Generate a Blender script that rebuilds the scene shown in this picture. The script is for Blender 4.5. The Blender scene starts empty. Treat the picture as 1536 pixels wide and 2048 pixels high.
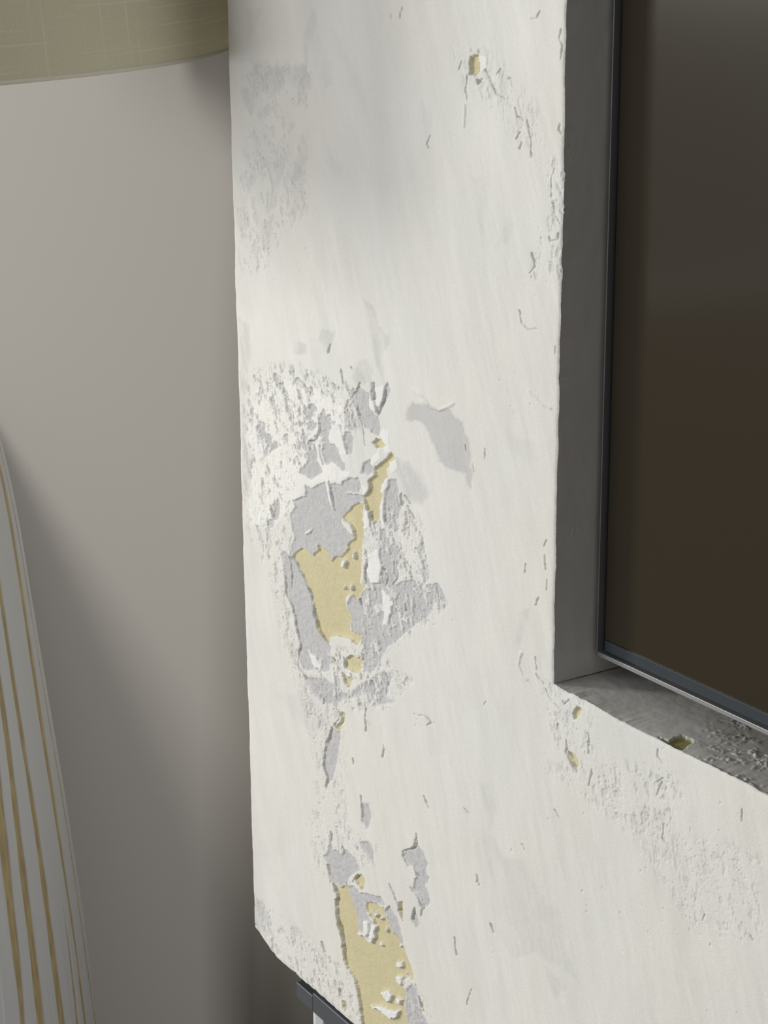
import bpy, math
import numpy as np
from mathutils import Matrix, Vector

# ---------------------------------------------------------------- camera
scene = bpy.context.scene
P = 0.75            # distance of the lens from the plane of the plastered wall
EYE = 1.55          # height of the lens
F = 3700.0; CX, CY = 768.0, 1024.0
v1 = np.array([865 - CX, 13600 - CY, F]); v1 /= np.linalg.norm(v1)
v2 = np.array([-1700 - CX, -30 - CY, F]); v2 -= v1 * (v1 @ v2); v2 /= np.linalg.norm(v2)
AX = -v2; AZ = -v1; AY = np.cross(AZ, AX)      # world axes seen from the lens (right, down, forward)
cam_data = bpy.data.cameras.new('camera'); cam = bpy.data.objects.new('camera', cam_data)
scene.collection.objects.link(cam)
cam.matrix_world = Matrix(((AX[0], -AX[1], -AX[2], 0), (AY[0], -AY[1], -AY[2], -P),
                           (AZ[0], -AZ[1], -AZ[2], EYE), (0, 0, 0, 1)))
cam_data.sensor_fit = 'VERTICAL'; cam_data.sensor_height = 36.0; cam_data.lens = 36.0 * F / 2048.0
cam_data.clip_start = 0.02
scene.camera = cam

# ---------------------------------------------------------------- light
world = bpy.data.worlds.new('room_light'); scene.world = world; world.use_nodes = True
wb = world.node_tree.nodes['Background']; wb.inputs['Color'].default_value = (0.95, 0.97, 1.0, 1); wb.inputs['Strength'].default_value = 0.225

def area(name, loc, target, sx, sy, power, col, spread=180):
    d = bpy.data.lights.new(name, 'AREA'); d.shape = 'RECTANGLE'; d.size = sx; d.size_y = sy
    d.energy = power; d.color = col; d.spread = math.radians(spread)
    o = bpy.data.objects.new(name, d); scene.collection.objects.link(o)
    o.location = loc
    o.rotation_euler = (Vector(target) - Vector(loc)).to_track_quat('-Z', 'Y').to_euler()
    return o
area('daylight_window', (-5.0, -3.9, 2.27), (-1.5, 0.0, 1.1), 0.85, 0.85, 120, (1.0, 0.975, 0.905))
area('soft_front_fill', (-2.4, -3.4, 1.45), (-1.4, 0.0, 1.1), 2.0, 1.2, 68, (0.985, 0.99, 1.0))  # added broad fill from the front left; no window stands there

scene.view_settings.view_transform = 'Standard'; scene.view_settings.look = 'None'
scene.view_settings.exposure = 0.14; scene.view_settings.gamma = 1.0
scene.view_settings.use_curve_mapping = False

# ---------------------------------------------------------------- helpers
def ray(u, v):
    c = np.stack([(np.asarray(u, float) - CX) / F, (np.asarray(v, float) - CY) / F, np.ones(np.shape(u))], -1)
    return np.stack([c @ AX, c @ AY, c @ AZ], -1)

def noise(x, y, seed):
    r = np.random.default_rng(seed).random((256, 256)).astype(np.float32)
    x = np.asarray(x, np.float32) + 1000.37; y = np.asarray(y, np.float32) + 1000.71
    xi = np.floor(x).astype(np.int32); yi = np.floor(y).astype(np.int32)
    fx = x - xi; fy = y - yi
    fx = fx * fx * (3 - 2 * fx); fy = fy * fy * (3 - 2 * fy)
    a = r[xi & 255, yi & 255]; b = r[(xi + 1) & 255, yi & 255]
    c = r[xi & 255, (yi + 1) & 255]; d = r[(xi + 1) & 255, (yi + 1) & 255]
    return ((a * (1 - fx) + b * fx) * (1 - fy) + (c * (1 - fx) + d * fx) * fy) * 2 - 1

def fbm(x, y, seed, octaves=3, gain=0.5):
    s = 0; a = 1.0; t = 0
    for k in range(octaves):
        s = s + a * noise(x * 2 ** k, y * 2 ** k, seed + 31 * k); t += a; a *= gain
    return s / t

def smooth(e0, e1, x):
    t = np.clip((x - e0) / (e1 - e0), 0, 1); return t * t * (3 - 2 * t)

def material(name, color, rough=0.6, metallic=0.0, bump=None, spec=0.5, attr=None):
    m = bpy.data.materials.new(name); m.use_nodes = True
    nt = m.node_tree; b = nt.nodes['Principled BSDF']
    b.inputs['Base Color'].default_value = (*color, 1); b.inputs['Roughness'].default_value = rough
    b.inputs['Metallic'].default_value = metallic; b.inputs['Specular IOR Level'].default_value = spec
    if attr:
        a = nt.nodes.new('ShaderNodeAttribute'); a.attribute_name = attr
        nt.links.new(a.outputs['Color'], b.inputs['Base Color'])
    if bump:
        scale, strength, dist = bump
        n = nt.nodes.new('ShaderNodeTexNoise'); n.inputs['Scale'].default_value = scale; n.inputs['Detail'].default_value = 4
        c = nt.nodes.new('ShaderNodeTexCoord'); nt.links.new(c.outputs['Object'], n.inputs['Vector'])
        bp = nt.nodes.new('ShaderNodeBump'); bp.inputs['Strength'].default_value = strength; bp.inputs['Distance'].default_value = dist
        nt.links.new(n.outputs['Fac'], bp.inputs['Height']); nt.links.new(bp.outputs['Normal'], b.inputs['Normal'])
    return m

def grid_mesh(name, blocks, mats, smooth_shade=True):
    """blocks: list of (co[nr,nc,3], keep[nr-1,nc-1] or None, col[nr,nc,3] or None, material index, flip)"""
    V = []; Q = []; MI = []; C = []; base = 0
    for co, keep, col, mi, flip in blocks:
        nr, nc = co.shape[:2]
        idx = np.arange(nr * nc).reshape(nr, nc) + base
        q = np.stack([idx[:-1, :-1], idx[:-1, 1:], idx[1:, 1:], idx[1:, :-1]], -1)
        if flip: q = q[..., ::-1]
        q = q.reshape(-1, 4) if keep is None else q[keep]
        V.append(co.reshape(-1, 3)); Q.append(q); MI.append(np.full(len(q), mi))
        C.append(np.full((nr * nc, 3), 0.8) if col is None else col.reshape(-1, 3)); base += nr * nc
    V = np.concatenate(V).astype(np.float32); Q = np.concatenate(Q).astype(np.int32)
    MI = np.concatenate(MI).astype(np.int32); C = np.concatenate(C).astype(np.float32)
    used = np.zeros(len(V), bool); used[Q.ravel()] = True
    remap = np.cumsum(used) - 1; V = V[used]; C = C[used]; Q = remap[Q].astype(np.int32)
    me = bpy.data.meshes.new(name)
    me.vertices.add(len(V)); me.vertices.foreach_set('co', V.ravel())
    me.loops.add(Q.size); me.loops.foreach_set('vertex_index', Q.ravel())
    me.polygons.add(len(Q)); me.polygons.foreach_set('loop_start', np.arange(0, Q.size, 4, dtype=np.int32))
    me.polygons.foreach_set('material_index', MI)
    me.polygons.foreach_set('use_smooth', np.full(len(Q), smooth_shade))
    me.update(calc_edges=True)
    ca = me.color_attributes.new('tint', 'FLOAT_COLOR', 'POINT')
    ca.data.foreach_set('color', np.concatenate([C, np.ones((len(C), 1), np.float32)], 1).ravel())
    for m in mats: me.materials.append(m)
    o = bpy.data.objects.new(name, me); scene.collection.objects.link(o)
    return o

def box_mesh(name, boxes, mat, parent=None, bevel=0.0, origin=(0, 0, 0)):
    V = []; Q = []
    for (x0, x1, y0, y1, z0, z1) in boxes:
        b = len(V)
        V += [(x - origin[0], y - origin[1], z - origin[2]) for z in (z0, z1) for y in (y0, y1) for x in (x0, x1)]
        Q += [tuple(b + i for i in q) for q in ((0, 2, 3, 1), (4, 5, 7, 6), (0, 1, 5, 4), (2, 6, 7, 3), (0, 4, 6, 2), (1, 3, 7, 5))]
    me = bpy.data.meshes.new(name); me.from_pydata(V, [], Q); me.update(); me.materials.append(mat)
    o = bpy.data.objects.new(name, me); scene.collection.objects.link(o)
    if bevel:
        m = o.modifiers.new('bevel', 'BEVEL'); m.width = bevel; m.segments = 3; m.limit_method = 'ANGLE'
    if parent: o.parent = parent
    else: o.location = origin
    return o

def lathe(name, prof, mat, parent=None, seg=96):
    V = []; Q = []; n = len(prof)
    for i in range(seg):
        a = 2 * math.pi * i / seg
        V += [(r * math.cos(a), r * math.sin(a), z) for r, z in prof]
    for i in range(seg):
        j = (i + 1) % seg
        Q += [(i * n + k, j * n + k, j * n + k + 1, i * n + k + 1) for k in range(n - 1)]
    me = bpy.data.meshes.new(name); me.from_pydata(V, [], Q); me.update(); me.materials.append(mat)
    me.polygons.foreach_set('use_smooth', [True] * len(Q))
    o = bpy.data.objects.new(name, me); scene.collection.objects.link(o)
    if parent: o.parent = parent
    return o

def empty(name, loc, label, cat):
    o = bpy.data.objects.new(name, None); scene.collection.objects.link(o); o.location = loc
    o['label'] = label; o['category'] = cat; o.empty_display_size = 0.1
    return o

# ---------------------------------------------------------------- materials
M_plaster = material('scraped_plaster', (0.8, 0.79, 0.76), 0.85, bump=(700, 0.5, 0.0005), spec=0.25, attr='tint')
M_painted = material('smooth_reveal_plaster', (0.7, 0.69, 0.66), 0.8, bump=(500, 0.2, 0.0003), spec=0.25, attr='tint')
M_backwall = material('grey_wall_paint', (0.32, 0.30, 0.275), 0.7, bump=(700, 0.1, 0.0003), spec=0.3)
M_floor = material('oak_floor', (0.16, 0.10, 0.06), 0.45)
M_black = material('black_metal', (0.012, 0.013, 0.015), 0.5)
M_gun = material('gunmetal_trim', (0.14, 0.15, 0.165), 0.4, metallic=0.5, bump=(1500, 0.12, 0.0002))
M_silver = material('silver_bezel', (0.42, 0.43, 0.43), 0.35, metallic=0.7)
M_glassblack = material('screen_glass', (0.038, 0.030, 0.019), 0.14)
M_strip = material('bezel_strip', (0.035, 0.045, 0.052), 0.35)

# ---------------------------------------------------------------- the plastered wall
A = (440, 560, 3.339); B = (440, 1000, 3.339); C_ = (560, 1400, 3.16); D = (440, 0, 3.339); E_ = (780, 0, 3.339)
F_ = (780, 560, 3.339); G = (1000, 1200, 2.866); J = (480, 740, 4.8); K = (880, 1480, 2.3415); L = (780, 1000, 3.339)
I_ = (560, 1900, 6.4)
def px(org, pts): return [(org[0] + x / org[2], org[1] + y / org[2]) for x, y in pts]

big_grey = (px(J, [(620,1110),(680,1140),(740,1110),(810,1070),(870,1090),(970,1100),(1010,1190),(1180,1200),(1170,1270),(1080,1300),(1010,1370),(970,1440)])
          + px(B, [(810,170),(850,210),(885,240),(880,270),(845,300),(830,340),(800,385),(745,385),(735,420),(718,380),(720,350),(640,300),(650,340),(610,375),(570,340),(550,315),(530,325),(490,360),(475,370),(480,290),(490,260),(480,190),(460,90),(500,50)])
          + px(J, [(500,1250),(620,1210)]))
# (polygon, edge softness px)
GREY = [(px(J, p), s) for p, s in [
 ([(540,90),(610,105),(650,170),(680,150),(690,200),(665,250),(640,210),(600,160),(560,140)], 1),
 ([(660,320),(700,330),(740,380),(700,440),(660,490),(635,470),(620,440),(640,420),(615,380)], 1),
 ([(530,530),(560,500),(620,510),(690,490),(730,520),(720,560),(680,590),(640,570),(600,540),(540,550)], 1),
 ([(770,430),(800,420),(825,440),(870,430),(880,500),(920,505),(880,560),(850,620),(860,690),(800,700),(740,680),(720,720),(740,830),(730,870),(770,940),(780,990),(740,1020),(690,1050),(640,1030),(575,990),(575,960),(630,900),(640,860),(600,830),(580,780),(540,725),(555,680),(565,620),(610,640),(620,690),(640,730),(655,680),(700,650),(745,620),(760,560),(755,480)], 1),
 ([(785,710),(850,690),(890,720),(940,700),(960,770),(940,800),(970,860),(1000,900),(1000,960),(940,930),(890,890),(850,910),(810,890),(790,830),(775,770)], 1),
 ([(1000,590),(1060,600),(1085,650),(1085,780),(1060,810),(1030,780),(1010,700),(995,640)], 1),
 ([(1050,260),(1080,230),(1130,150),(1170,190),(1240,230),(1230,340),(1280,430),(1320,450),(1340,560),(1330,640),(1260,600),(1240,570),(1210,560),(1170,510),(1150,450),(1110,370),(1060,310)], 1.3),
 ([(1250,120),(1290,110),(1290,200),(1310,250),(1290,290),(1310,350),(1340,370),(1370,280),(1380,180),(1420,120),(1430,200),(1400,300),(1370,370),(1320,440),(1290,400),(1270,300),(1250,220)], 1.2),
 ([(1010,400),(1080,380),(1140,480),(1140,560),(1060,590),(1010,560)], 2.5),
 ([(150,550),(200,490),(240,560),(240,600),(280,610),(300,660),(380,700),(400,720),(340,760),(240,830),(230,700),(190,640)], 2),
 ([(980,1070),(1060,1040),(1130,1040),(1160,1100),(1140,1180),(1080,1170),(1000,1180),(970,1120)], 1.2),
 ([(290,1320),(330,1260),(370,1220),(380,1300),(360,1440),(310,1440)], 2),
 ([(1400,1060),(1500,1050),(1530,1300),(1520,1536),(1395,1536),(1390,1250)], 2),
 ([(1180,900),(1250,860),(1290,960),(1230,1010),(1160,1000)], 2),
 ]] + [(big_grey, 1)] + [(px(B, p), s) for p, s in [
 ([(400,330),(470,380),(490,400),(510,430),(540,500),(590,600),(610,700),(630,740),(640,850),(700,940),(740,980),(720,1040),(750,1100),(700,1150),(620,1130),(560,1140),(520,1040),(520,1000),(535,950),(510,880),(500,800),(470,700),(440,600),(430,520),(420,420)], 2.0),
 ([(1100,20),(1190,30),(1190,200),(1150,230),(1200,330),(1190,420),(1180,520),(1150,570),(1300,520),(1350,560),(1450,560),(1500,640),(1500,740),(1450,690),(1410,690),(1400,770),(1300,840),(1180,930),(1100,1010),(1060,1100),(1000,1160),(960,1120),(950,1080),(960,1000),(940,940),(900,930),(880,880),(860,800),(840,700),(870,640),(920,660),(960,600),(1000,590),(960,540),(960,430),(1000,410),(1060,300),(1080,180),(1090,100)], 1.8),
 ([(560,1180),(700,1200),(800,1280),(860,1300),(1000,1200),(1100,1150),(1150,1180),(1110,1310),(1160,1350),(1050,1380),(1000,1300),(850,1320),(780,1360),(700,1370),(620,1300)], 4),
 ]] + [(px(C_, p), s) for p, s in [
 ([(325,175),(350,200),(385,200),(385,240),(370,330),(350,420),(330,500),(290,550),(290,490),(270,420),(275,330),(300,280),(305,220)], 1.5),
 ([(320,840),(328,940),(390,980),(400,940),(450,980),(490,1050),(490,1080),(430,1130),(420,1160),(380,1180),(335,1165),(310,1080),(300,1030),(275,985),(300,960)], 1.3),
 ([(860,870),(870,920),(900,960),(930,1030),(915,1080),(940,1120),(910,1180),(935,1230),(940,1290),(900,1330),(895,1280),(870,1230),(840,1190),(850,1140),(870,1120),(850,1060),(810,1040),(775,990),(790,950),(830,930)], 1.3),
 ([(850,1310),(860,1350),(880,1420),(870,1450),(835,1390)], 1.3),
 ([(430,1180),(470,1180),(500,1220),(560,1230),(640,1250),(660,1290),(640,1340),(700,1300),(740,1380),(760,1450),(780,1560),(750,1530),(700,1450),(650,1300),(620,1290),(540,1280),(530,1310),(560,1380),(590,1420),(600,1480),(575,1530),(520,1480),(480,1450),(460,1350)], 1.3),
 ([(500,900),(560,900),(590,960),(590,1040),(540,980)], 4),
 ([(515,650),(560,660),(580,740),(550,820),(520,780)], 4),
 ([(780,1850),(840,1800),(880,1880),(900,1990),(940,2080),(800,2080)], 3),
 ]]
# smooth smears where the skim coat thins out: (polygon, softness, strength)
SMEAR = [(px(F_, [(150,800),(220,830),(330,860),(410,860),(440,910),(500,950),(500,1010),(530,1060),(545,1160),(540,1240),(560,1300),(545,1410),(530,1400),(510,1290),(400,1280),(330,1230),(300,1150),(260,1050),(200,950),(110,940),(110,870)]), 4, 1.0),
 (px(D, [(190,490),(250,410),(350,440),(480,450),(560,430),(590,480),(610,580),(560,640),(560,710),(520,640),(480,540),(420,560),(380,620),(350,660),(300,600),(260,650),(230,600)]), 5, .55),
 (px(D, [(140,580),(190,600),(240,700),(210,770),(160,680),(130,620)]), 5, .5),
 (px(D, [(700,380),(735,420),(740,560),(700,600),(670,540),(670,460)]), 3, .35),
 (px(D, [(170,60),(290,60),(240,160),(190,290),(170,200)]), 7, .3),
 (px(D, [(540,900),(590,1000),(590,1070),(540,1150),(560,1300),(540,1380),(490,1450),(460,1440),(500,1330),(480,1230),(510,1080)]), 4, .5),
 (px(D, [(300,1090),(400,1070),(420,1180),(370,1270),(330,1170)]), 4, .45),
 (px(D, [(230,1100),(250,1200),(190,1300),(160,1420),(190,1240)]), 4, .4),
 (px(D, [(280,1480),(350,1470),(330,1700),(290,1660)]), 4, .55),
 (px(D, [(120,1400),(170,1380),(190,1520),(130,1540)]), 4, .4),
 (px(A, [(950,120),(1020,170),(1060,300),(1130,380),(1130,440),(1100,480),(1090,560),(1110,650),(1120,780),(1090,700),(1040,560),(1010,440),(990,280)]), 3, .6),
 (px(A, [(650,390),(680,340),(775,350),(750,430),(720,480)]), 3, .6),
 (px(A, [(510,400),(580,420),(580,500),(500,490)]), 4, .6),
 (px(A, [(920,540),(980,520),(1010,600),(1000,680),(900,700),(880,660)]), 4, .8),
 (px(A, [(120,250),(190,300),(210,480),(190,720),(140,760),(130,500)]), 6, .55),
 (px(A, [(150,850),(200,900),(180,1050),(230,1200),(190,1300),(210,1450),(165,1450),(150,1100)]), 4, .7),
 (px(A, [(1160,1180),(1260,1230),(1330,1300),(1400,1420),(1350,1500),(1220,1480),(1180,1350)]), 8, .7),
 (px(E_, [(210,650),(250,720),(280,760),(260,900),(240,960),(215,800)]), 4, .35),
 (px(E_, [(560,1180),(660,1180),(660,1400),(620,1640),(580,1420)]), 7, .3),
 (px(E_, [(800,1450),(830,1500),(790,1620),(700,1640),(740,1550)]), 7, .3),
 (px(F_, [(750,950),(860,1050),(980,1080),(1010,1200),(880,1220),(780,1120)]), 8, .2),
 (px(K, [(190,200),(250,190),(270,300),(230,430),(300,560),(400,560),(470,720),(560,800),(600,980),(655,1140),(560,1060),(450,1000),(340,1020),(250,880),(230,650),(200,430)]), 5, .34),
 (px(K, [(500,1060),(560,1120),(590,1160),(540,1220),(510,1150)]), 5, .4),
 (px(L, [(870,750),(930,730),(900,880),(870,1000),(840,960)]), 5, .5),
 (px(H := (440, 1750, 3.339), [(230,180),(280,170),(310,250),(330,340),(250,400),(235,300)]), 4, .6),
 (px(B, [(380,1300),(600,1300),(700,1380),(700,1500),(640,1600),(560,1500)]), 9, .3),
 (px(D, [(560,200),(620,60),(640,120),(600,330),(590,470),(570,400)]), 4, .3),
 (px(D, [(740,180),(900,430),(980,700),(960,760),(860,520),(800,380)]), 10, .22),
 (px(D, [(660,900),(820,1120),(800,1200),(690,1060)]), 10, .22),
 ]
YELLOW = [px(J, [(1440,790),(1480,840),(1450,900),(1400,960),(1420,1020),(1380,1060),(1350,1170),(1370,1210),(1330,1330),(1340,1420),(1290,1480),(1250,1440),(1240,1380),(1210,1330),(1180,1250),(1170,1210),(1210,1200),(1240,1130),(1230,1070),(1300,1010),(1270,960),(1350,900)]),
 px(J, [(1000,1380),(1060,1310),(1130,1280),(1190,1290),(1175,1360),(1190,1440),(1180,1500),(1100,1480),(1020,1460)]),
 px(B, [(870,60),(950,25),(960,60),(950,200),(945,330),(940,440),(930,560),(960,590),(920,650),(890,670),(870,630),(840,640),(830,660),(840,730),(860,770),(860,860),(890,890),(930,900),(920,960),(900,975),(870,930),(780,905),(740,920),(710,970),(660,900),(640,860),(625,780),(620,720),(600,640),(570,560),(540,490),(480,390),(485,360),(540,320),(570,340),(610,375),(650,340),(650,300),(720,350),(720,380),(737,415),(750,380),(800,385),(840,330),(850,290),(885,260),(885,200),(850,160),(810,120),(840,80)]),
 px(B, [(830,1060),(870,1040),(940,1070),(940,1150),(910,1160),(860,1140),(830,1120)]),
 px(B, [(810,1140),(850,1190),(880,1215),(865,1255),(830,1220)]),
 px(B, [(800,1420),(830,1430),(825,1480),(795,1545),(765,1520),(800,1480)]),
 px(B, [(755,1050),(780,1080),(775,1110),(760,1100)]),
 px(A, [(1040,1060),(1080,1080),(1100,1110),(1040,1130),(1010,1090)]),
 px(C_, [(335,1170),(375,1185),(415,1165),(428,1180),(440,1240),(470,1330),(500,1480),(570,1540),(600,1500),(590,1400),(530,1310),(540,1275),(610,1290),(650,1320),(680,1400),(700,1450),(780,1570),(820,1660),(845,1740),(840,1780),(790,1730),(770,1800),(790,1850),(780,1930),(800,2048),(820,2250),(560,2250),(510,2048),(500,1930),(470,1780),(400,1650),(390,1600),(390,1510),(360,1430),(350,1300),(350,1220)]),
 px(C_, [(465,1130),(495,1100),(530,1130),(525,1205),(490,1180)]),
 px(C_, [(745,1280),(775,1280),(780,1400),(745,1330)]),
 px(C_, [(870,1880),(900,1920),(920,1990),(885,1940)]),
 px(C_, [(385,1890),(420,1900),(410,1960),(395,1930)]),
 px(E_, [(540,370),(590,370),(600,480),(570,505),(530,500),(530,430)]), px(E_, [(580,530),(620,520),(590,570)]),
 px(G, [(440,610),(462,625),(430,690),(412,660)]), px(G, [(378,830),(390,860),(430,890),(445,940),(430,980),(395,900)]),
 ]
WHITE = [px(J, p) for p in [
 [(815,1060),(850,1070),(870,1180),(890,1290),(905,1350),(885,1350),(860,1290),(830,1180)],
 [(1180,1320),(1210,1340),(1240,1420),(1240,1520),(1190,1510),(1180,1420)], [(1380,1060),(1420,1050),(1410,1120),(1370,1190),(1345,1170)],
 [(1380,740),(1430,720),(1440,780),(1390,795)], [(1345,640),(1380,560),(1430,600),(1425,720),(1385,720)],
 [(1270,850),(1340,770),(1350,850),(1280,920),(1250,900)], [(730,700),(765,710),(760,830),(790,930),(860,1000),(860,1060),(810,1010),(770,940),(740,880)],
 [(600,170),(640,230),(670,330),(650,370),(610,330),(595,240)], [(1240,280),(1290,300),(1300,390),(1270,400),(1240,340)],
 [(1300,170),(1380,160),(1365,280),(1345,360),(1315,330),(1310,250)], [(850,620),(900,520),(940,500),(980,600),(990,720),(1020,810),(960,830),(940,760),(890,700),(845,660)],
 [(540,540),(590,540),(600,590),(560,620)], [(860,890),(900,920),(930,1000),(920,1090),(880,1060),(860,980)], [(930,920),(1000,970),(1060,990),(1050,1040),(980,1030)],
 [(80,540),(110,500),(160,620),(230,740),(230,860),(180,800),(110,680)], [(110,1220),(150,1260),(240,1420),(260,1500),(150,1500),(90,1380)],
 [(1350,1280),(1385,1270),(1380,1430),(1350,1480)], [(1180,1100),(1220,1130),(1215,1190),(1190,1200)], [(1430,880),(1490,860),(1500,960),(1450,1000)],
 ]] + [px(B, p) for p in [[(570,225),(600,195),(618,183),(605,215),(580,238)], [(820,400),(840,430),(825,460),(805,440)],
 [(885,330),(900,370),(895,400),(880,370)], [(950,60),(990,80),(1000,180),(965,200),(950,150)], [(1080,600),(1130,640),(1150,700),(1110,830),(1080,850),(1090,750),(1080,700)],
 [(990,370),(1050,330),(1080,440),(1060,560),(1010,560),(980,480)], [(1075,60),(1095,60),(1090,180),(1070,200)], [(845,1130),(870,1140),(880,1190),(850,1180)],
 [(580,1000),(640,1050),(680,1140),(620,1110)], [(860,560),(880,590),(870,620)], [(820,570),(830,600),(815,600)]]] \
 + [px(C_, p) for p in [[(740,1650),(762,1655),(765,1690),(742,1690)], [(730,1740),(765,1750),(768,1810),(735,1780)], [(630,1860),(680,1840),(700,1870),(680,1920),(650,1890)],
 [(560,1930),(640,1945),(700,1960),(750,1970),(735,2010),(690,2010),(650,1980)], [(735,1885),(765,1900),(755,1930),(735,1920)], [(520,1400),(555,1400),(560,1480),(530,1500)], [(585,1420),(605,1430),(595,1490),(570,1540),(560,1500)],
 [(600,1340),(615,1360),(605,1380)], [(630,1370),(642,1385),(632,1400)], [(665,1440),(680,1455),(672,1475)], [(628,1530),(650,1560),(640,1565)], [(745,1540),(765,1550),(760,1570)], [(485,1460),(505,1480),(495,1490)]]] \
 + [px(E_, [(600,370),(650,390),(640,450),(610,490),(600,430)])]
CRACK = [px(o, p) + [w] for o, w, ps in [
 (E_, 1.2, [[(520,500),(508,580),(513,670)], [(635,465),(670,540),(705,630)], [(915,800),(940,920),(945,1050)], [(480,415),(460,470)], [(870,885),(845,930)], [(880,955),(865,995)], [(1140,200),(1125,260),(1150,310),(1140,400)], [(1000,75),(975,125),(940,125)],
           [(270,900),(245,960),(255,990)], [(1100,1120),(1070,1200),(1070,1320)], [(1080,1350),(1100,1440),(1135,1500)], [(950,1690),(965,1780),(930,1830)], [(70,80),(68,115)], [(12,95),(10,130)], [(85,45),(80,70)], [(835,720),(850,780),(890,800)], [(595,340),(600,362)],
           [(735,460),(720,495)], [(1060,1580),(1070,1610),(1120,1600),(1120,1560)], [(580,530),(585,565)], [(1130,830),(1125,870),(1140,890)], [(790,520),(805,520)], [(710,630),(770,660)]]),
 (A, 1.3, [[(805,595),(820,690)], [(735,430),(725,485)], [(510,660),(560,700),(605,780)], [(930,690),(870,800)], [(850,800),(835,890)], [(1015,690),(1020,790),(1050,900),(1090,810),(1100,740)], [(795,965),(830,1080),(850,1160)], [(910,850),(950,980),(970,1110)],
           [(665,1100),(670,1190),(690,1240)], [(730,1340),(760,1540)], [(655,900),(660,1000),(640,1070),(590,1080)], [(500,1100),(540,1180)], [(335,1500),(355,1600)], [(1205,1430),(1200,1540)], [(1230,1440),(1270,1500)], [(1250,1510),(1290,1590)], [(875,580),(885,600)]]),
 (B, 1.2, [[(1095,40),(1100,160)], [(1000,80),(1005,185)], [(335,60),(350,130)], [(470,340),(475,400)], [(430,510),(445,640),(480,720),(505,810),(515,880),(535,960),(520,1040),(525,1110),(575,1200)], [(455,390),(475,480),(472,590)], [(975,400),(965,500),(970,580)],
           [(1175,400),(1180,500),(1150,570)], [(1085,460),(1110,520),(1100,580)], [(1150,680),(1170,750)], [(1000,1200),(1030,1260),(1030,1310)], [(1105,1160),(1110,1310)], [(735,1030),(750,1090)], [(825,1050),(830,1110)], [(950,1000),(945,1100)], [(875,1160),(880,1200)],
           [(865,1300),(860,1325)], [(755,1365),(800,1430),(765,1510)], [(745,1520),(715,1640)], [(970,1390),(975,1540)], [(685,1330),(688,1365)], [(480,390),(540,490),(600,640),(625,780),(660,890),(715,970)], [(925,640),(930,700)], [(1230,700),(1235,740)], [(770,1270),(775,1290)]]),
 (C_, 1.3, [[(325,175),(300,260),(275,330),(272,420),(293,490),(290,550)], [(510,605),(517,775)], [(318,835),(325,940)], [(300,1040),(320,1160)], [(335,1170),(352,1230),(355,1380),(390,1500),(395,1610),(420,1680)], [(693,1160),(740,1280),(750,1330)],
           [(830,1185),(870,1240),(900,1320),(895,1370)], [(850,1310),(840,1390)], [(860,850),(865,910),(840,940),(780,950),(772,990),(808,1050)], [(835,1045),(870,1120)], [(905,610),(935,685)], [(1245,1110),(1240,1150)], [(262,1530),(295,1640)], [(370,1830),(385,1880)],
           [(650,290),(650,360)], [(540,100),(543,200)], [(455,370),(460,410)], [(415,1150),(420,1175)], [(395,930),(400,975)], [(490,1050),(495,1080)], [(460,1150),(490,1100)], [(870,1880),(890,1950)], [(910,1180),(920,1200)], [(480,930),(485,950)]]),
 (K, 1.0, [[(535,325),(560,365)], [(170,630),(180,680)], [(690,10),(695,60)], [(710,140),(700,210)], [(1010,200),(1040,180),(1010,260)], [(1045,390),(1040,460),(1060,485)], [(1020,40),(1015,80),(1040,110)], [(235,860),(255,905)], [(150,1170),(125,1240)],
           [(590,5),(590,60),(635,150)], [(1415,320),(1410,380)], [(385,490),(400,515)], [(65,920),(80,1010)], [(115,320),(140,350)], [(1240,820),(1230,850)], [(1445,905),(1470,940)]]),
 (L, 1.1, [[(1045,270),(1025,310)], [(1035,370),(1045,470)], [(1055,530),(1050,600)], [(985,650),(970,700)], [(1035,1260),(1060,1320),(1130,1390)], [(1150,1340),(1160,1370),(1190,1330)], [(1115,1490),(1110,1540)], [(1325,1560),(1325,1640)], [(1175,1600),(1180,1670)],
           [(980,1160),(1020,1230)], [(640,1350),(630,1365)], [(905,430),(900,490)], [(975,1050),(985,1130)], [(160,1420),(190,1440),(240,1440),(270,1480),(255,1510)], [(1320,1555),(1325,1565)]]),
 (F_, 1.0, [[(860,200),(880,280),(920,330),(980,330)], [(500,1100),(505,1150)], [(550,1230),(560,1280)], [(1100,450),(1105,500)], [(640,1120),(640,1190)]]),
 ] for p in ps]
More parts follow.
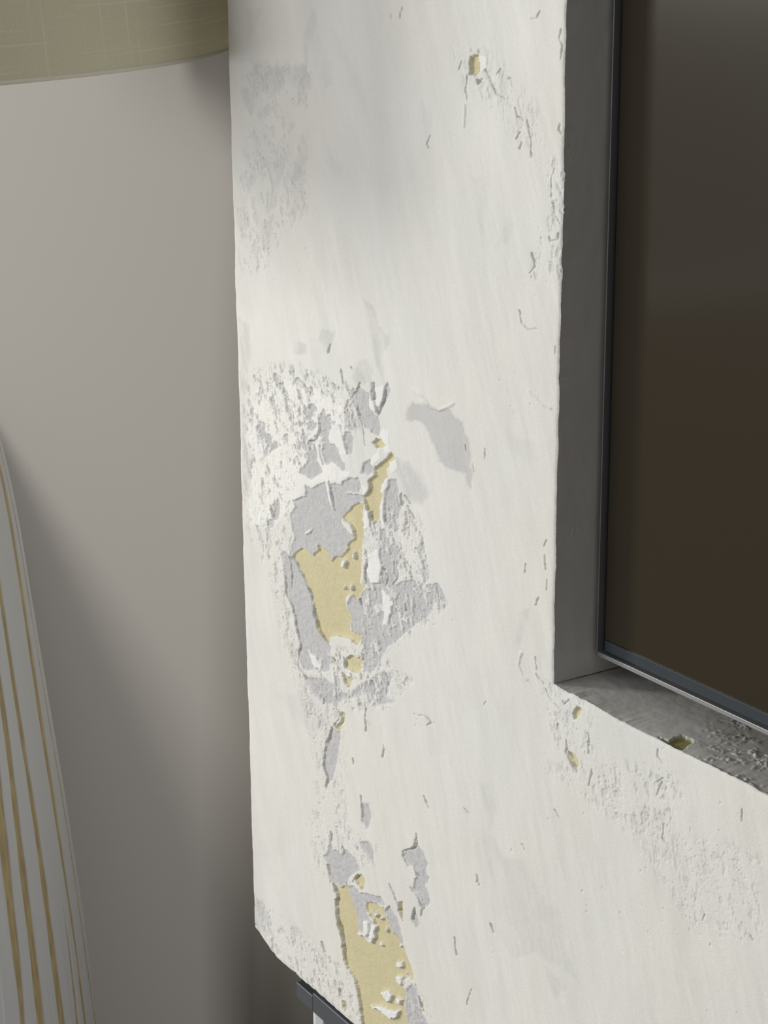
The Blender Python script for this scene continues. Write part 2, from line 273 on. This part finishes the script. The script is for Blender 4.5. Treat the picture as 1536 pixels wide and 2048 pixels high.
# rough scratched regions: (polygon, softness px, amount)
ROUGH = [(px(A, [(180,600),(500,560),(700,650),(900,700),(950,1000),(760,1000),(560,1250),(420,1600),(440,1670),(200,1670),(180,1300),(160,900)]), 14, 1.0),
 (px(B, [(170,0),(450,0),(480,300),(420,500),(520,1000),(600,1300),(700,1500),(640,1660),(560,1400),(420,900),(330,500),(220,300)]), 10, .7),
 (px(B, [(940,0),(1250,0),(1350,200),(1400,500),(1520,700),(1400,800),(1100,1050),(1280,1200),(1100,1400),(700,1400),(560,1180),(700,1000),(900,1000),(950,600)]), 10, 1.0),
 (px(C_, [(200,0),(400,60),(420,800),(620,900),(600,1100),(450,1180),(240,1100),(180,800),(230,500)]), 12, .5),
 (px(H, [(230,150),(500,350),(700,500),(900,700),(960,995),(800,900),(480,620),(230,420)]), 10, .7),
 (px(C_, [(640,1850),(820,1700),(950,2000),(1000,2250),(560,2250)]), 8, .8),
 (px(D, [(150,400),(620,440),(600,720),(400,700),(560,900),(600,1400),(480,1500),(300,1800),(140,1860),(110,1200),(200,900)]), 10, .45),
 (px(K, [(480,120),(1060,100),(1150,280),(1060,500),(900,450),(640,250)]), 14, .45),
 (px(K, [(900,450),(1300,450),(1500,550),(1500,950),(1200,900),(1050,700)]), 14, .3),
 (px(G, [(250,430),(560,560),(560,900),(560,1080),(420,1040),(300,800),(230,560)]), 10, .4),
 (px(E_, [(1060,1050),(1180,1050),(1150,1870),(920,1870),(1050,1500)]), 8, .5),
 (px(E_, [(420,300),(700,330),(1020,750),(1020,1050),(820,900),(640,700),(420,500)]), 10, .3),
 ]
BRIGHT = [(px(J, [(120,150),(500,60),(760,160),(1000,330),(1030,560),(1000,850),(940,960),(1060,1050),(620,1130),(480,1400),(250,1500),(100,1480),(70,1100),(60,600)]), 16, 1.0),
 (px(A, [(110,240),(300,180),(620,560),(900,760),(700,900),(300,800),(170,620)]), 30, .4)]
RIDGE = [px(F_, [(150,735),(210,775),(265,845),(330,872),(395,840),(425,822)]) + [3.5], px(F_, [(930,740),(1020,830),(1075,855)]) + [3.0],
         px(L, [(880,1020),(860,1100),(890,1170),(920,1200)]) + [3.0], px(E_, [(500,700),(495,850)]) + [2.5], px(B, [(1000,1500),(975,1450)]) + [1.0]]

def seg_dist(u, v, a, b):
    ax, ay = a; bx, by = b; dx, dy = bx - ax, by - ay
    t = np.clip(((u - ax) * dx + (v - ay) * dy) / (dx * dx + dy * dy + 1e-9), 0, 1)
    return np.hypot(u - ax - t * dx, v - ay - t * dy)

def local(u, v, pts, pad):
    xs = [p[0] for p in pts]; ys = [p[1] for p in pts]
    return np.nonzero((u > min(xs) - pad) & (u < max(xs) + pad) & (v > min(ys) - pad) & (v < max(ys) + pad))

def poly_mask(u, v, pts, soft, out, amount=1.0):
    pad = soft * 2 + 8
    ix = local(u, v, pts, pad); a, b = u[ix], v[ix]
    if a.size == 0: return
    d = np.full(a.shape, 1e9); ins = np.zeros(a.shape, bool)
    for i in range(len(pts)):
        p, q = pts[i], pts[(i + 1) % len(pts)]
        d = np.minimum(d, seg_dist(a, b, p, q))
        c = (p[1] > b) != (q[1] > b)
        ins ^= c & (a < (q[0] - p[0]) * (b - p[1]) / (q[1] - p[1] + 1e-12) + p[0])
    s = np.where(ins, d, -d)
    out[ix] = np.maximum(out[ix], amount * smooth(-soft, soft, s))

def line_mask(u, v, pts, w, out):
    ix = local(u, v, pts, w * 4 + 6); a, b = u[ix], v[ix]
    if a.size == 0: return
    d = np.full(a.shape, 1e9)
    for i in range(len(pts) - 1): d = np.minimum(d, seg_dist(a, b, pts[i], pts[i + 1]))
    w = w * (.85 + .6 * fbm(a / 9, b / 9, 81, 2))
    out[ix] = np.maximum(out[ix], 1 - smooth(w * .3, w * 1.4, d))

XL = -1.8829 * P; XR = 0.75
ZB = EYE - 1.190 * P; ZT = 2.5
RX = -1.2762 * P; RX1 = 0.33; RZ = EYE - 0.6445 * P; RZ1 = 1.84     # recess for the television
DENSE = 1.15
def steps(a, b, s0, s1):
    n = int(abs(b - a) / ((s0 + s1) / 2)); t = np.linspace(0, 1, n + 1)
    return a + (b - a) * (t * s0 + (s1 - s0) * t * t / 2) / ((s0 + s1) / 2)
cols = np.concatenate([steps(XL, RX, .00105 / DENSE, .0008 / DENSE), steps(RX, -0.70, .0008 / DENSE, .0006 / DENSE)[1:], np.linspace(-0.70, RX1, 40)[1:], np.linspace(RX1, XR, 20)[1:]])
rows = np.concatenate([steps(ZB, RZ, .00075 / DENSE, .0007 / DENSE), steps(RZ, EYE + .03 * P, .0007 / DENSE, .0007 / DENSE)[1:], np.linspace(EYE + .03 * P, RZ1, 12)[1:], np.linspace(RZ1, ZT, 20)[1:]])
gx, gz = np.meshgrid(cols, rows)

def project(x, y, z):
    c = x[..., None] * AX + (y + P)[..., None] * AY + (z - EYE)[..., None] * AZ
    return c[..., 0] / c[..., 2] * F + CX, c[..., 1] / c[..., 2] * F + CY
with np.errstate(all='ignore'):
    uu, vv = project(gx, np.zeros_like(gx), gz)
far = (gx > -0.6) | (gz > EYE + .05)
uu[far] = 5000.; vv[far] = 5000.

wx, wz = gx * 1000, gz * 1000      # millimetres on the wall
# ragged outlines: the traced outlines are wandered by noise
wu0 = uu + 3.0 * fbm(wx / 7, wz / 9, 11, 3, .6) ; wv0 = vv + 3.5 * fbm(wx / 7, wz / 9, 12, 3, .6)
wu = wu0 + 1.5 * fbm(wx / 2.6, wz / 2.9, 13, 2, .7); wv = wv0 + 1.7 * fbm(wx / 2.6, wz / 2.9, 14, 2, .7)
grey = np.zeros_like(gx); yel = np.zeros_like(gx); whi = np.zeros_like(gx); smear = np.zeros_like(gx)
crk = np.zeros_like(gx); rough = np.zeros_like(gx); bright = np.zeros_like(gx); ridge = np.zeros_like(gx)
for p, s in GREY: poly_mask(wu, wv, p, s, grey)
for p in YELLOW: poly_mask(wu, wv, p, 1.0, yel)
for p in WHITE: poly_mask(wu, wv, p, 1.2, whi)
for p, s, a in SMEAR: poly_mask(wu + 5 * fbm(wx / 16, wz / 22, 15, 3, .6), wv + 6 * fbm(wx / 16, wz / 22, 16, 3, .6), p, s, smear, a)
for p, s, a in ROUGH: poly_mask(wu, wv, p, s, rough, a)
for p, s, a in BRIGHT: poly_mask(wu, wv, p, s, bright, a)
for p in CRACK: line_mask(wu0, wv0, p[:-1], p[-1], crk)
for p in RIDGE: line_mask(uu, vv, p[:-1], p[-1], ridge)

# streaks left by the trowel run down and to the right
ang = math.radians(22); ca, sa = math.cos(ang), math.sin(ang)
s1_ = (wx * ca + wz * sa); s2_ = (-wx * sa + wz * ca)
streak = fbm(s1_ / 13, s2_ / 55, 21, 3, .55)
streak_fine = fbm(s1_ / 3.2, s2_ / 11, 22, 3, .6)
grain = fbm(wx / 1.9, wz / 1.9, 23, 2, .6)
blotch = fbm(wx / 45, wz / 60, 24, 3, .5)
chip = fbm(s1_ / 5, s2_ / 9, 26, 4, .65)
# fine broken skim in the rough zones: thresholded noise gives chips with hard lips
chips = smooth(0.16, 0.24, chip) * rough
chips_w = smooth(0.14, 0.22, fbm(s1_ / 4, s2_ / 7, 27, 4, .65)) * rough
chips_f = smooth(.12, .22, fbm(s1_ / 2.6, s2_ / 4.6, 36, 3, .7)) * rough
hair = (1 - smooth(.012, .05, np.abs(fbm(s1_ / 6, s2_ / 15, 37, 4, .65)))) * smooth(.05, .25, fbm(wx / 14, wz / 20, 38, 2)) * rough
pits = np.zeros_like(gx)
rng = np.random.default_rng(5)
for (x0, x1, y0, y1, n) in [(1280, 1500, 1690, 1900, 90), (1140, 1340, 1480, 1600, 30), (1150, 1240, 1770, 1830, 22), (1060, 1110, 300, 620, 25), (820, 870, 1405, 1450, 16),
                            (1000, 1060, 740, 830, 14), (700, 860, 1120, 1250, 30), (1380, 1500, 1600, 1700, 22), (530, 620, 400, 560, 24), (800, 1050, 1080, 1300, 25), (900, 1536, 1400, 2040, 40)]:
    for _ in range(n // 2):
        a, b = rng.uniform(x0, x1), rng.uniform(y0, y1); r = rng.uniform(.5, 1.3)
        line_mask(wu, wv, [(a, b), (a + rng.uniform(-1, 2), b + rng.uniform(0, 4))], r, pits)

smear = smear * np.where(smear > .8, 1, .45 + .55 * smooth(-.25, .2, fbm(s1_ / 9, s2_ / 24, 33, 4, .6)))
whi = np.maximum(whi, 0)
yel = yel * (1 - whi)
grey_all = np.maximum(grey, np.maximum(chips * .75, 0)) * (1 - whi) * (1 - .9 * chips_w * (grey > .5) * rough * smooth(.5, .9, rough))
grey_all = np.where(yel > .5, grey_all, grey_all)
# depth in metres measured into the wall
h = 0.0014 * grey_all
h = np.maximum(h, 0.0029 * yel)
h = h + 0.0030 * crk * (1 - .3 * whi) + 0.0010 * pits * (1 - yel)
h = h + 0.00028 * smear * (1 - grey_all)
h = h + (.0004 * chips + .00028 * chips_f + .0013 * hair) * (1 - yel) * (1 - .6 * grey)
h = h - 0.0009 * ridge
h = h - 0.00035 * whi
h = h + streak * 0.00055 * (1 - .8 * np.maximum(yel, grey)) + streak_fine * (0.00006 + .00022 * rough) * (1 - yel) + grain * (0.00003 + 0.00014 * rough) + fbm(wx / 3.0, wz / 3.4, 35, 3, .7) * .00050 * np.maximum(grey_all, .55 * yel)
h = h + blotch * 0.0006

def lerp(a, b, t): return a + (b - a) * t[..., None]
cw = np.array([.775, .768, .722]); col = np.broadcast_to(cw, gx.shape + (3,)).copy()
col *= (1 + .035 * streak + .03 * blotch + .02 * grain)[..., None]
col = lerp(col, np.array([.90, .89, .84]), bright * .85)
tint = fbm(wx / 80, wz / 80, 28, 2)
col += tint[..., None] * np.array([.012, .0, -.012])
col = lerp(col, np.array([.55, .545, .54]) * (1 + .06 * grain)[..., None], np.clip(smear * .75, 0, 1))
col = lerp(col, np.array([.56, .56, .56]) * (1 + .10 * grain + .06 * streak_fine)[..., None], np.clip(grey_all, 0, 1))
col = lerp(col, np.array([.635, .58, .365]) * (1 + .07 * grain + .05 * streak)[..., None], np.clip(yel, 0, 1))
col = lerp(col, np.array([.47, .45, .41]), np.clip(.75 * hair + .45 * crk * (1 - yel), 0, 1) * (1 - whi))
col = lerp(col, np.array([.86, .86, .83]), np.clip(whi, 0, 1))

def edge_wob(t, seed, amp): return amp * fbm(t / 14, t * 0 + 3, seed, 4, .65)
# recess edge (left) and sill edge wander; chips on the lower right part of the sill edge
wl = lambda z: edge_wob(z * 1000, 41, .0012)
wsill = lambda x: edge_wob(x * 1000, 42, .0016) - .0016 * smooth(-.92, -.86, x)
wleft = lambda z: edge_wob(z * 1000, 43, .0010)
wbot = lambda x: edge_wob(x * 1000, 44, .0016) + .012 * (1 - smooth(XL, XL + .045, x)) - .004
co = np.stack([gx, h, gz], -1)
inz = (gz >= RZ - .02)
dxe = np.abs(gx - RX); dze = np.abs(gz - RZ)
co[..., 0] += wl(gz) * np.exp(-(dxe / .006)) * smooth(RZ - .012, RZ + .002, gz) * (gx <= RX + 1e-6)
co[..., 2] += wsill(gx) * np.exp(-(dze / .006)) * smooth(RX - .012, RX + .002, gx) * (gz <= RZ + 1e-6)
co[..., 0] += wleft(gz) * np.exp(-((gx - XL) / .008)); co[..., 2] += wbot(gx) * np.exp(-((gz - ZB) / .012))
round_ = .0012 * (np.exp(-dxe / .0012) * (gz > RZ) * (gx <= RX + 1e-6) + np.exp(-dze / .0012) * (gx > RX) * (gz <= RZ + 1e-6) + np.exp(-(gx - XL) / .0015) + np.exp(-(gz - ZB) / .0015))
co[..., 1] += round_
cc = (cols[:-1] + cols[1:]) / 2; rc = (rows[:-1] + rows[1:]) / 2
hole = (cc[None, :] > RX) & (cc[None, :] < RX1) & (rc[:, None] > RZ) & (rc[:, None] < RZ1)
blocks = [(co, ~hole, col, 0, False)]

# reveal at the left of the television, starting exactly on the edge of the front grid
RD = 0.095
iz = np.nonzero(rows >= RZ - 1e-9)[0]; iz = iz[rows[iz] <= RZ1 + 1e-9]
ic = int(np.argmin(np.abs(cols - RX))); jz = int(np.argmin(np.abs(rows - RZ)))
yy = np.concatenate([[0], np.linspace(.0006, .08, 100), [RD]])
edge = co[iz, ic]
rev = np.zeros((len(iz), len(yy), 3)); t = np.exp(-yy / .012)
rev[..., 0] = RX + (edge[:, 0] - RX)[:, None] * t + .00035 * fbm(yy[None] * 90, (rows[iz] * 40)[:, None], 51, 3)
rev[:, 0, 0] = edge[:, 0]
rev[..., 1] = edge[:, 1][:, None] * t + yy; rev[..., 2] = edge[:, 2][:, None]
rc_ = np.array([.66, .645, .60]) * (1 + .03 * fbm(yy[None] * 120, (rows[iz] * 60)[:, None], 52, 3))[..., None]
rgh = smooth(.35, .6, fbm(yy[None] * 60, (rows[iz] * 30)[:, None], 53, 2))
rev[..., 0] += .0003 * rgh * fbm(yy[None] * 900, (rows[iz] * 700)[:, None], 54, 2) * (yy[None] > 0)
blocks.append((rev, None, rc_, 1, False))

# sill below the television: smooth on the left, crumbling on the right with one yellow chip
ix_ = np.nonzero((cols >= RX - 1e-9) & (cols <= RX1 + 1e-9))[0]
edge = co[jz, ix_]; sx = cols[ix_]
sill = np.zeros((len(yy), len(ix_), 3))
SX, SY = np.meshgrid(sx, yy)
sill[..., 0] = SX; sill[0, :, 0] = edge[:, 0]
sill[..., 1] = edge[:, 1][None] * t[:, None] + SY
sill[..., 2] = RZ + (edge[:, 2] - RZ)[None] * t[:, None]
crumb = smooth(-.845, -.80, SX + .35 * (SY - .02) + .006 * fbm(SX * 200, SY * 200, 61, 3)) * (1 - smooth(-.5, -.45, SX))
flat_patch = np.exp(-(((SX + .822) / .020) ** 2 + ((SY - .008) / .0085) ** 2) ** 2)
crumb = crumb * (1 - flat_patch)
cr = fbm(SX * 330, SY * 330, 62, 3, .6)
sill[..., 2] += (crumb * (np.maximum(cr, -.1) * .0019 * smooth(-.25, .15, fbm(SX * 70, SY * 90, 67, 3)) - .0005) + .0002 * fbm(SX * 150, SY * 150, 63, 3)) * smooth(0, .003, SY)
su, sv = project(SX, SY, np.full_like(SX, RZ))
su += 2.5 * fbm(SX * 400, SY * 400, 64, 2); sv += 2.5 * fbm(SX * 400, SY * 500, 65, 2)
ychip = np.zeros_like(SX)
Q5 = (1200, 1350, 4.571)
poly_mask(su, sv, px(Q5, [(520,555),(620,590),(650,570),(720,550),(800,565),(850,590),(830,615),(790,635),(770,660),(720,660),(640,630)]), 1.2, ychip)
sill[..., 2] -= .0022 * ychip * smooth(0, .0015, SY)
sill[0, :, 2] -= .0015 * ychip[0]; 
sc = np.array([.66, .645, .605]) * (1 + .03 * fbm(SX * 90, SY * 90, 66, 3))[..., None]
sc = lerp(sc, np.array([.58, .57, .51]) * (1 + .15 * cr)[..., None], crumb * .8)
sc = lerp(sc, np.array([.36, .33, .13]), ychip)
sc[0] = lerp(sc[0], np.array([.72, .71, .67]), np.ones(len(sx)) * .4)
blocks.append((sill, None, sc, 1, True))

# the wall's own thickness: left face, underside, recess back, head and right jamb
YB = 0.17
def strip(a, b): return np.stack([a, b], 1)
le = co[:, 0]; lb = le.copy(); lb[:, 1] = YB
blocks.append((np.stack([le, np.stack([le[:, 0], le[:, 1] + .004, le[:, 2]], -1), lb], 1), None, None, 2, True))
be = co[0]; bb = be.copy(); bb[:, 1] = YB
blocks.append((np.stack([be, bb], 0), None, None, 2, True))
def quad(p): p = np.array(p, float); return (p.reshape(2, 2, 3), None, None, 2, False)
blocks.append(quad([(RX, RD, RZ), (RX1, RD, RZ), (RX, RD, RZ1), (RX1, RD, RZ1)]))
blocks.append(quad([(RX, 0, RZ1), (RX, RD, RZ1), (RX1, 0, RZ1), (RX1, RD, RZ1)]))
blocks.append(quad([(RX1, 0, RZ), (RX1, 0, RZ1), (RX1, RD, RZ), (RX1, RD, RZ1)]))
blocks.append(quad([(XR, 0, ZB), (XR, YB, ZB), (XR, 0, ZT), (XR, YB, ZT)]))
M_plain = material('plain_plaster', (.7, .69, .65), 0.85)
wall = grid_mesh('wall_front', blocks, [M_plaster, M_painted, M_plain])
wall['kind'] = 'structure'; wall['label'] = 'white scraped plaster chimney breast with grey and yellow patches'

# ---------------------------------------------------------------- the rest of the room
def structure(name, boxes, mat, label):
    o = box_mesh(name, boxes, mat); o['kind'] = 'structure'; o['label'] = label; return o
WX = -2.55
structure('wall_back', [(WX - .1, 3.0, YB, YB + .1, 0, 2.5)], M_backwall, 'plain grey painted alcove wall behind the lamp')
structure('floor', [(WX - .1, 3.0, -4.0, YB, -.05, 0)], M_floor, 'brown wooden floor')
WY0, WY1, WZ0, WZ1 = -2.4, 0.14, 0.97, 2.4
structure('wall_left', [(WX - .1, WX, -2.7, WY0, 0, 2.5), (WX - .1, WX, WY1, YB, 0, 2.5), (WX - .1, WX, WY0, WY1, 0, WZ0), (WX - .1, WX, WY0, WY1, WZ1, 2.5)], M_backwall, 'grey wall with the window opening that lights the room')

# ---------------------------------------------------------------- television
TX = RX + .0053; TZ = RZ + .0166; TY = .0345; TW = 1.235; TH = .71
tv = empty('television', (TX + TW / 2, TY + .02, TZ), 'flat black television with a thin silver edge sitting in the plaster recess', 'television')
org = tuple(tv.location)
box_mesh('rear_casing', [(TX, TX + TW, TY + .006, .085, TZ + .001, TZ + TH)], M_black, tv, .001, org)
box_mesh('silver_rim', [(TX, TX + TW, TY, TY + .008, TZ, TZ + .0032), (TX, TX + .0010, TY, TY + .008, TZ, TZ + TH), (TX + TW - .0010, TX + TW, TY, TY + .008, TZ, TZ + TH), (TX, TX + TW, TY, TY + .008, TZ + TH - .001, TZ + TH)], M_silver, tv, .0003, org)
box_mesh('bottom_bezel', [(TX + .006, TX + TW - .006, TY + .0025, TY + .006, TZ + .0048, TZ + .0125)], M_strip, tv, .0003, org)
box_mesh('screen', [(TX + .005, TX + TW - .005, TY + .0035, TY + .0059, TZ + .0126, TZ + TH - .004)], M_glassblack, tv, 0, org)

# ---------------------------------------------------------------- fireplace below the wall
FX0 = -1.7797 * P; FX1 = .62
fire = empty('fireplace', (FX0 + .8, .2, .2), 'built-in glass fronted fireplace with dark metal top trim under the plaster wall', 'fireplace')
org = tuple(fire.location)
BT = EYE - 1.2020 * P; BB = EYE - 1.2290 * P
box_mesh('top_channel', [(FX0 - .006, FX1, .010, YB - .02, BB + .002, ZB - .001)], M_black, fire, 0, org)
box_mesh('metal_trim', [(FX0, FX0 + .030, .001, .012, BB, BT - .0035), (FX0 + .030, FX1, .001, .016, BB, BT)], M_gun, fire, .0012, org)
box_mesh('trim_lip', [(FX0 + .0125, FX1, .004, .009, BT + .0005, BT + .004)], M_gun, fire, .0008, org)
M_liner = material('pale_firebox_liner', (.55, .53, .51), .5)
M_edge = material('glass_edge', (.50, .55, .56), .15)
box_mesh('firebox', [(FX0 + .034, FX1, .018, YB - .03, .25, BB + .002)], M_liner, fire, 0, org)
box_mesh('glass_edge', [(FX0 + .012, FX0 + .016, .012, .018, .25, BB)], material('white_seal', (.75, .76, .75), .3), fire, 0, org)
box_mesh('side_glass', [(FX0 + .016, FX0 + .030, .012, .10, .25, BB)], M_edge, fire, 0, org)
structure('trim_1', [(XL, XR, .0, YB, 0, .25)], M_plain, 'white plinth under the fireplace')

# ---------------------------------------------------------------- lamp
LX, LY = -1.71414, .57528 - P
lamp = empty('standing_lamp', (LX, LY, 0), 'tall lamp with a white and gold grooved teardrop body and a pale linen drum shade', 'lamp')
ctrl = [(0, .085), (.02, .098), (.12, .128), (.25, .1375), (.38, .130), (.465, .1232), (.586, .1150), (.702, .1055), (.774, .0985), (.899, .0865), (1.035, .0740), (1.111, .0625), (1.20, .045), (1.27, .030), (1.30, .026)]
cz = np.array([c[0] for c in ctrl]); cr_ = np.array([c[1] for c in ctrl])
zs = np.linspace(0, 1.30, 420); rad = np.interp(zs, cz, cr_)
kern = np.ones(25) / 25; rad = np.convolve(np.pad(rad, 12, 'edge'), kern, 'valid')
nth = 900; th = np.linspace(0, 2 * np.pi, nth + 1)
T_, Z_ = np.meshgrid(th, zs)
groove = np.zeros_like(T_)
rg = np.random.default_rng(9); n_l = 33
for k in range(n_l):
    base = 2 * np.pi * (k + rg.uniform(-.22, .22)) / n_l
    wob = base + .050 * noise(zs * 2.4, zs * 0 + k * 3.7, 71) + .020 * noise(zs * 8, zs * 0 + k * 1.7, 72)
    wid = .024 + .036 * np.clip(noise(zs * 3.0, zs * 0 + k * 5.1, 73) + .35, 0, 1) + .005 * noise(zs * 30, zs * 0 + k * 2.3, 74)
    wid = wid * smooth(-.75, -.5, noise(zs * 1.8, zs * 0 + k * 7.7, 75))
    d = np.abs((T_ - wob[:, None] + np.pi) % (2 * np.pi) - np.pi)
    w_ = np.maximum(wid, 1e-4)[:, None]
    groove = np.maximum(groove, (1 - smooth(w_ * .75, w_ * 1.15, d)) * (wid > .004)[:, None])
R_ = rad[:, None] - .0016 * groove + .0003 * noise(T_ * 40, Z_ * 6, 76)
bco = np.stack([R_ * np.cos(T_), R_ * np.sin(T_), Z_], -1); bco[:, -1] = bco[:, 0]
bcol = np.broadcast_to(np.array([.82, .84, .85]), bco.shape).copy()
bcol = lerp(bcol, np.array([.62, .50, .26]) * (1 + .2 * noise(T_ * 60, Z_ * 60, 77))[..., None], groove)
M_body = material('white_and_gold_glaze', (.8, .8, .8), .42, bump=(300, .1, .0003), attr='tint')
body = grid_mesh('lamp_body', [(bco, None, bcol, 0, False)], [M_body]); body.parent = lamp
M_brass = material('aged_brass', (.35, .26, .12), .35, metallic=1.0)
lathe('neck', [(.0, 1.295), (.026, 1.295), (.026, 1.31), (.012, 1.32), (.012, 1.56), (.02, 1.565), (.02, 1.60), (0, 1.602)], M_brass, lamp, 48)
# linen shade, tilted a little on its fitting
M_linen = bpy.data.materials.new('linen'); M_linen.use_nodes = True
nt = M_linen.node_tree; b = nt.nodes['Principled BSDF']; b.inputs['Roughness'].default_value = .9; b.inputs['Specular IOR Level'].default_value = .1
tc = nt.nodes.new('ShaderNodeTexCoord'); sep = nt.nodes.new('ShaderNodeSeparateXYZ'); nt.links.new(tc.outputs['UV'], sep.inputs[0])
def thread(scale_u, scale_v, lo, hi):
    mp = nt.nodes.new('ShaderNodeMapping'); mp.inputs['Scale'].default_value = (scale_u, scale_v, 1); nt.links.new(tc.outputs['UV'], mp.inputs['Vector'])
    n = nt.nodes.new('ShaderNodeTexNoise'); n.inputs['Scale'].default_value = 1; n.inputs['Detail'].default_value = 3; nt.links.new(mp.outputs[0], n.inputs['Vector'])
    r = nt.nodes.new('ShaderNodeMapRange'); r.inputs['From Min'].default_value = lo; r.inputs['From Max'].default_value = hi; nt.links.new(n.outputs['Fac'], r.inputs['Value'])
    return r
t1 = thread(6, 420, .60, .72); t2 = thread(700, 3, .60, .72); t3 = thread(900, 500, .35, .65)
mx = nt.nodes.new('ShaderNodeMath'); mx.operation = 'MAXIMUM'; nt.links.new(t1.outputs[0], mx.inputs[0]); nt.links.new(t2.outputs[0], mx.inputs[1])
ma = nt.nodes.new('ShaderNodeMath'); ma.operation = 'MULTIPLY_ADD'; ma.inputs[1].default_value = .3; nt.links.new(t3.outputs[0], ma.inputs[0]); nt.links.new(mx.outputs[0], ma.inputs[2])
mc = nt.nodes.new('ShaderNodeMix'); mc.data_type = 'RGBA'; mc.inputs['A'].default_value = (.86, .82, .64, 1); mc.inputs['B'].default_value = (1.0, .98, .86, 1)
nt.links.new(ma.outputs[0], mc.inputs['Factor']); nt.links.new(mc.outputs['Result'], b.inputs['Base Color'])
tr = nt.nodes.new('ShaderNodeBsdfTranslucent'); nt.links.new(mc.outputs['Result'], tr.inputs['Color'])
ms = nt.nodes.new('ShaderNodeMixShader'); ms.inputs[0].default_value = .30
nt.links.new(b.outputs[0], ms.inputs[1]); nt.links.new(tr.outputs[0], ms.inputs[2]); nt.links.new(ms.outputs[0], nt.nodes['Material Output'].inputs['Surface'])
SR = .3026; SZ = EYE - .0861; SH = .42
tilt = Vector((.0078, -.0520, 1)).normalized().to_track_quat('Z', 'Y').to_euler()
def ring_grid(name, prof, mat, nseg=160):
    V = []; Q = []; n = len(prof); UV = []
    for i in range(nseg + 1):
        a = 2 * math.pi * i / nseg; V += [(r * math.cos(a), r * math.sin(a), z) for r, z in prof]
    for i in range(nseg): Q += [(i * n + k, (i + 1) * n + k, (i + 1) * n + k + 1, i * n + k + 1) for k in range(n - 1)]
    me = bpy.data.meshes.new(name); me.from_pydata(V, [], Q); me.update(); me.materials.append(mat)
    uvl = me.uv_layers.new(name='uv')
    for lp in me.loops:
        i, k = divmod(lp.vertex_index, n); uvl.data[lp.index].uv = (i / nseg, prof[k][1])
    me.polygons.foreach_set('use_smooth', [True] * len(Q))
    o = bpy.data.objects.new(name, me); scene.collection.objects.link(o); return o
shade = ring_grid('lamp_shade', [(SR, .006), (SR * .97, SH * .5), (SR * .94, SH), (SR * .94 - .0012, SH), (SR - .0012, .006)], M_linen)
shade.parent = lamp; shade.location = (0, 0, SZ); shade.rotation_euler = tilt
trim = ring_grid('rim_binding', [(SR - .0013, .004), (SR + .0004, .0035), (SR + .0009, .0045), (SR + .0007, .0062), (SR + .0001, .007), (SR - .0013, .007)], material('rim_tape', (.82, .80, .68), .8))
trim.parent = shade
spider = box_mesh('shade_fitting', [(-SR * .97, SR * .97, -.0015, .0015, .10, .103), (-.0015, .0015, -SR * .97, SR * .97, .10, .103)], M_brass, shade)
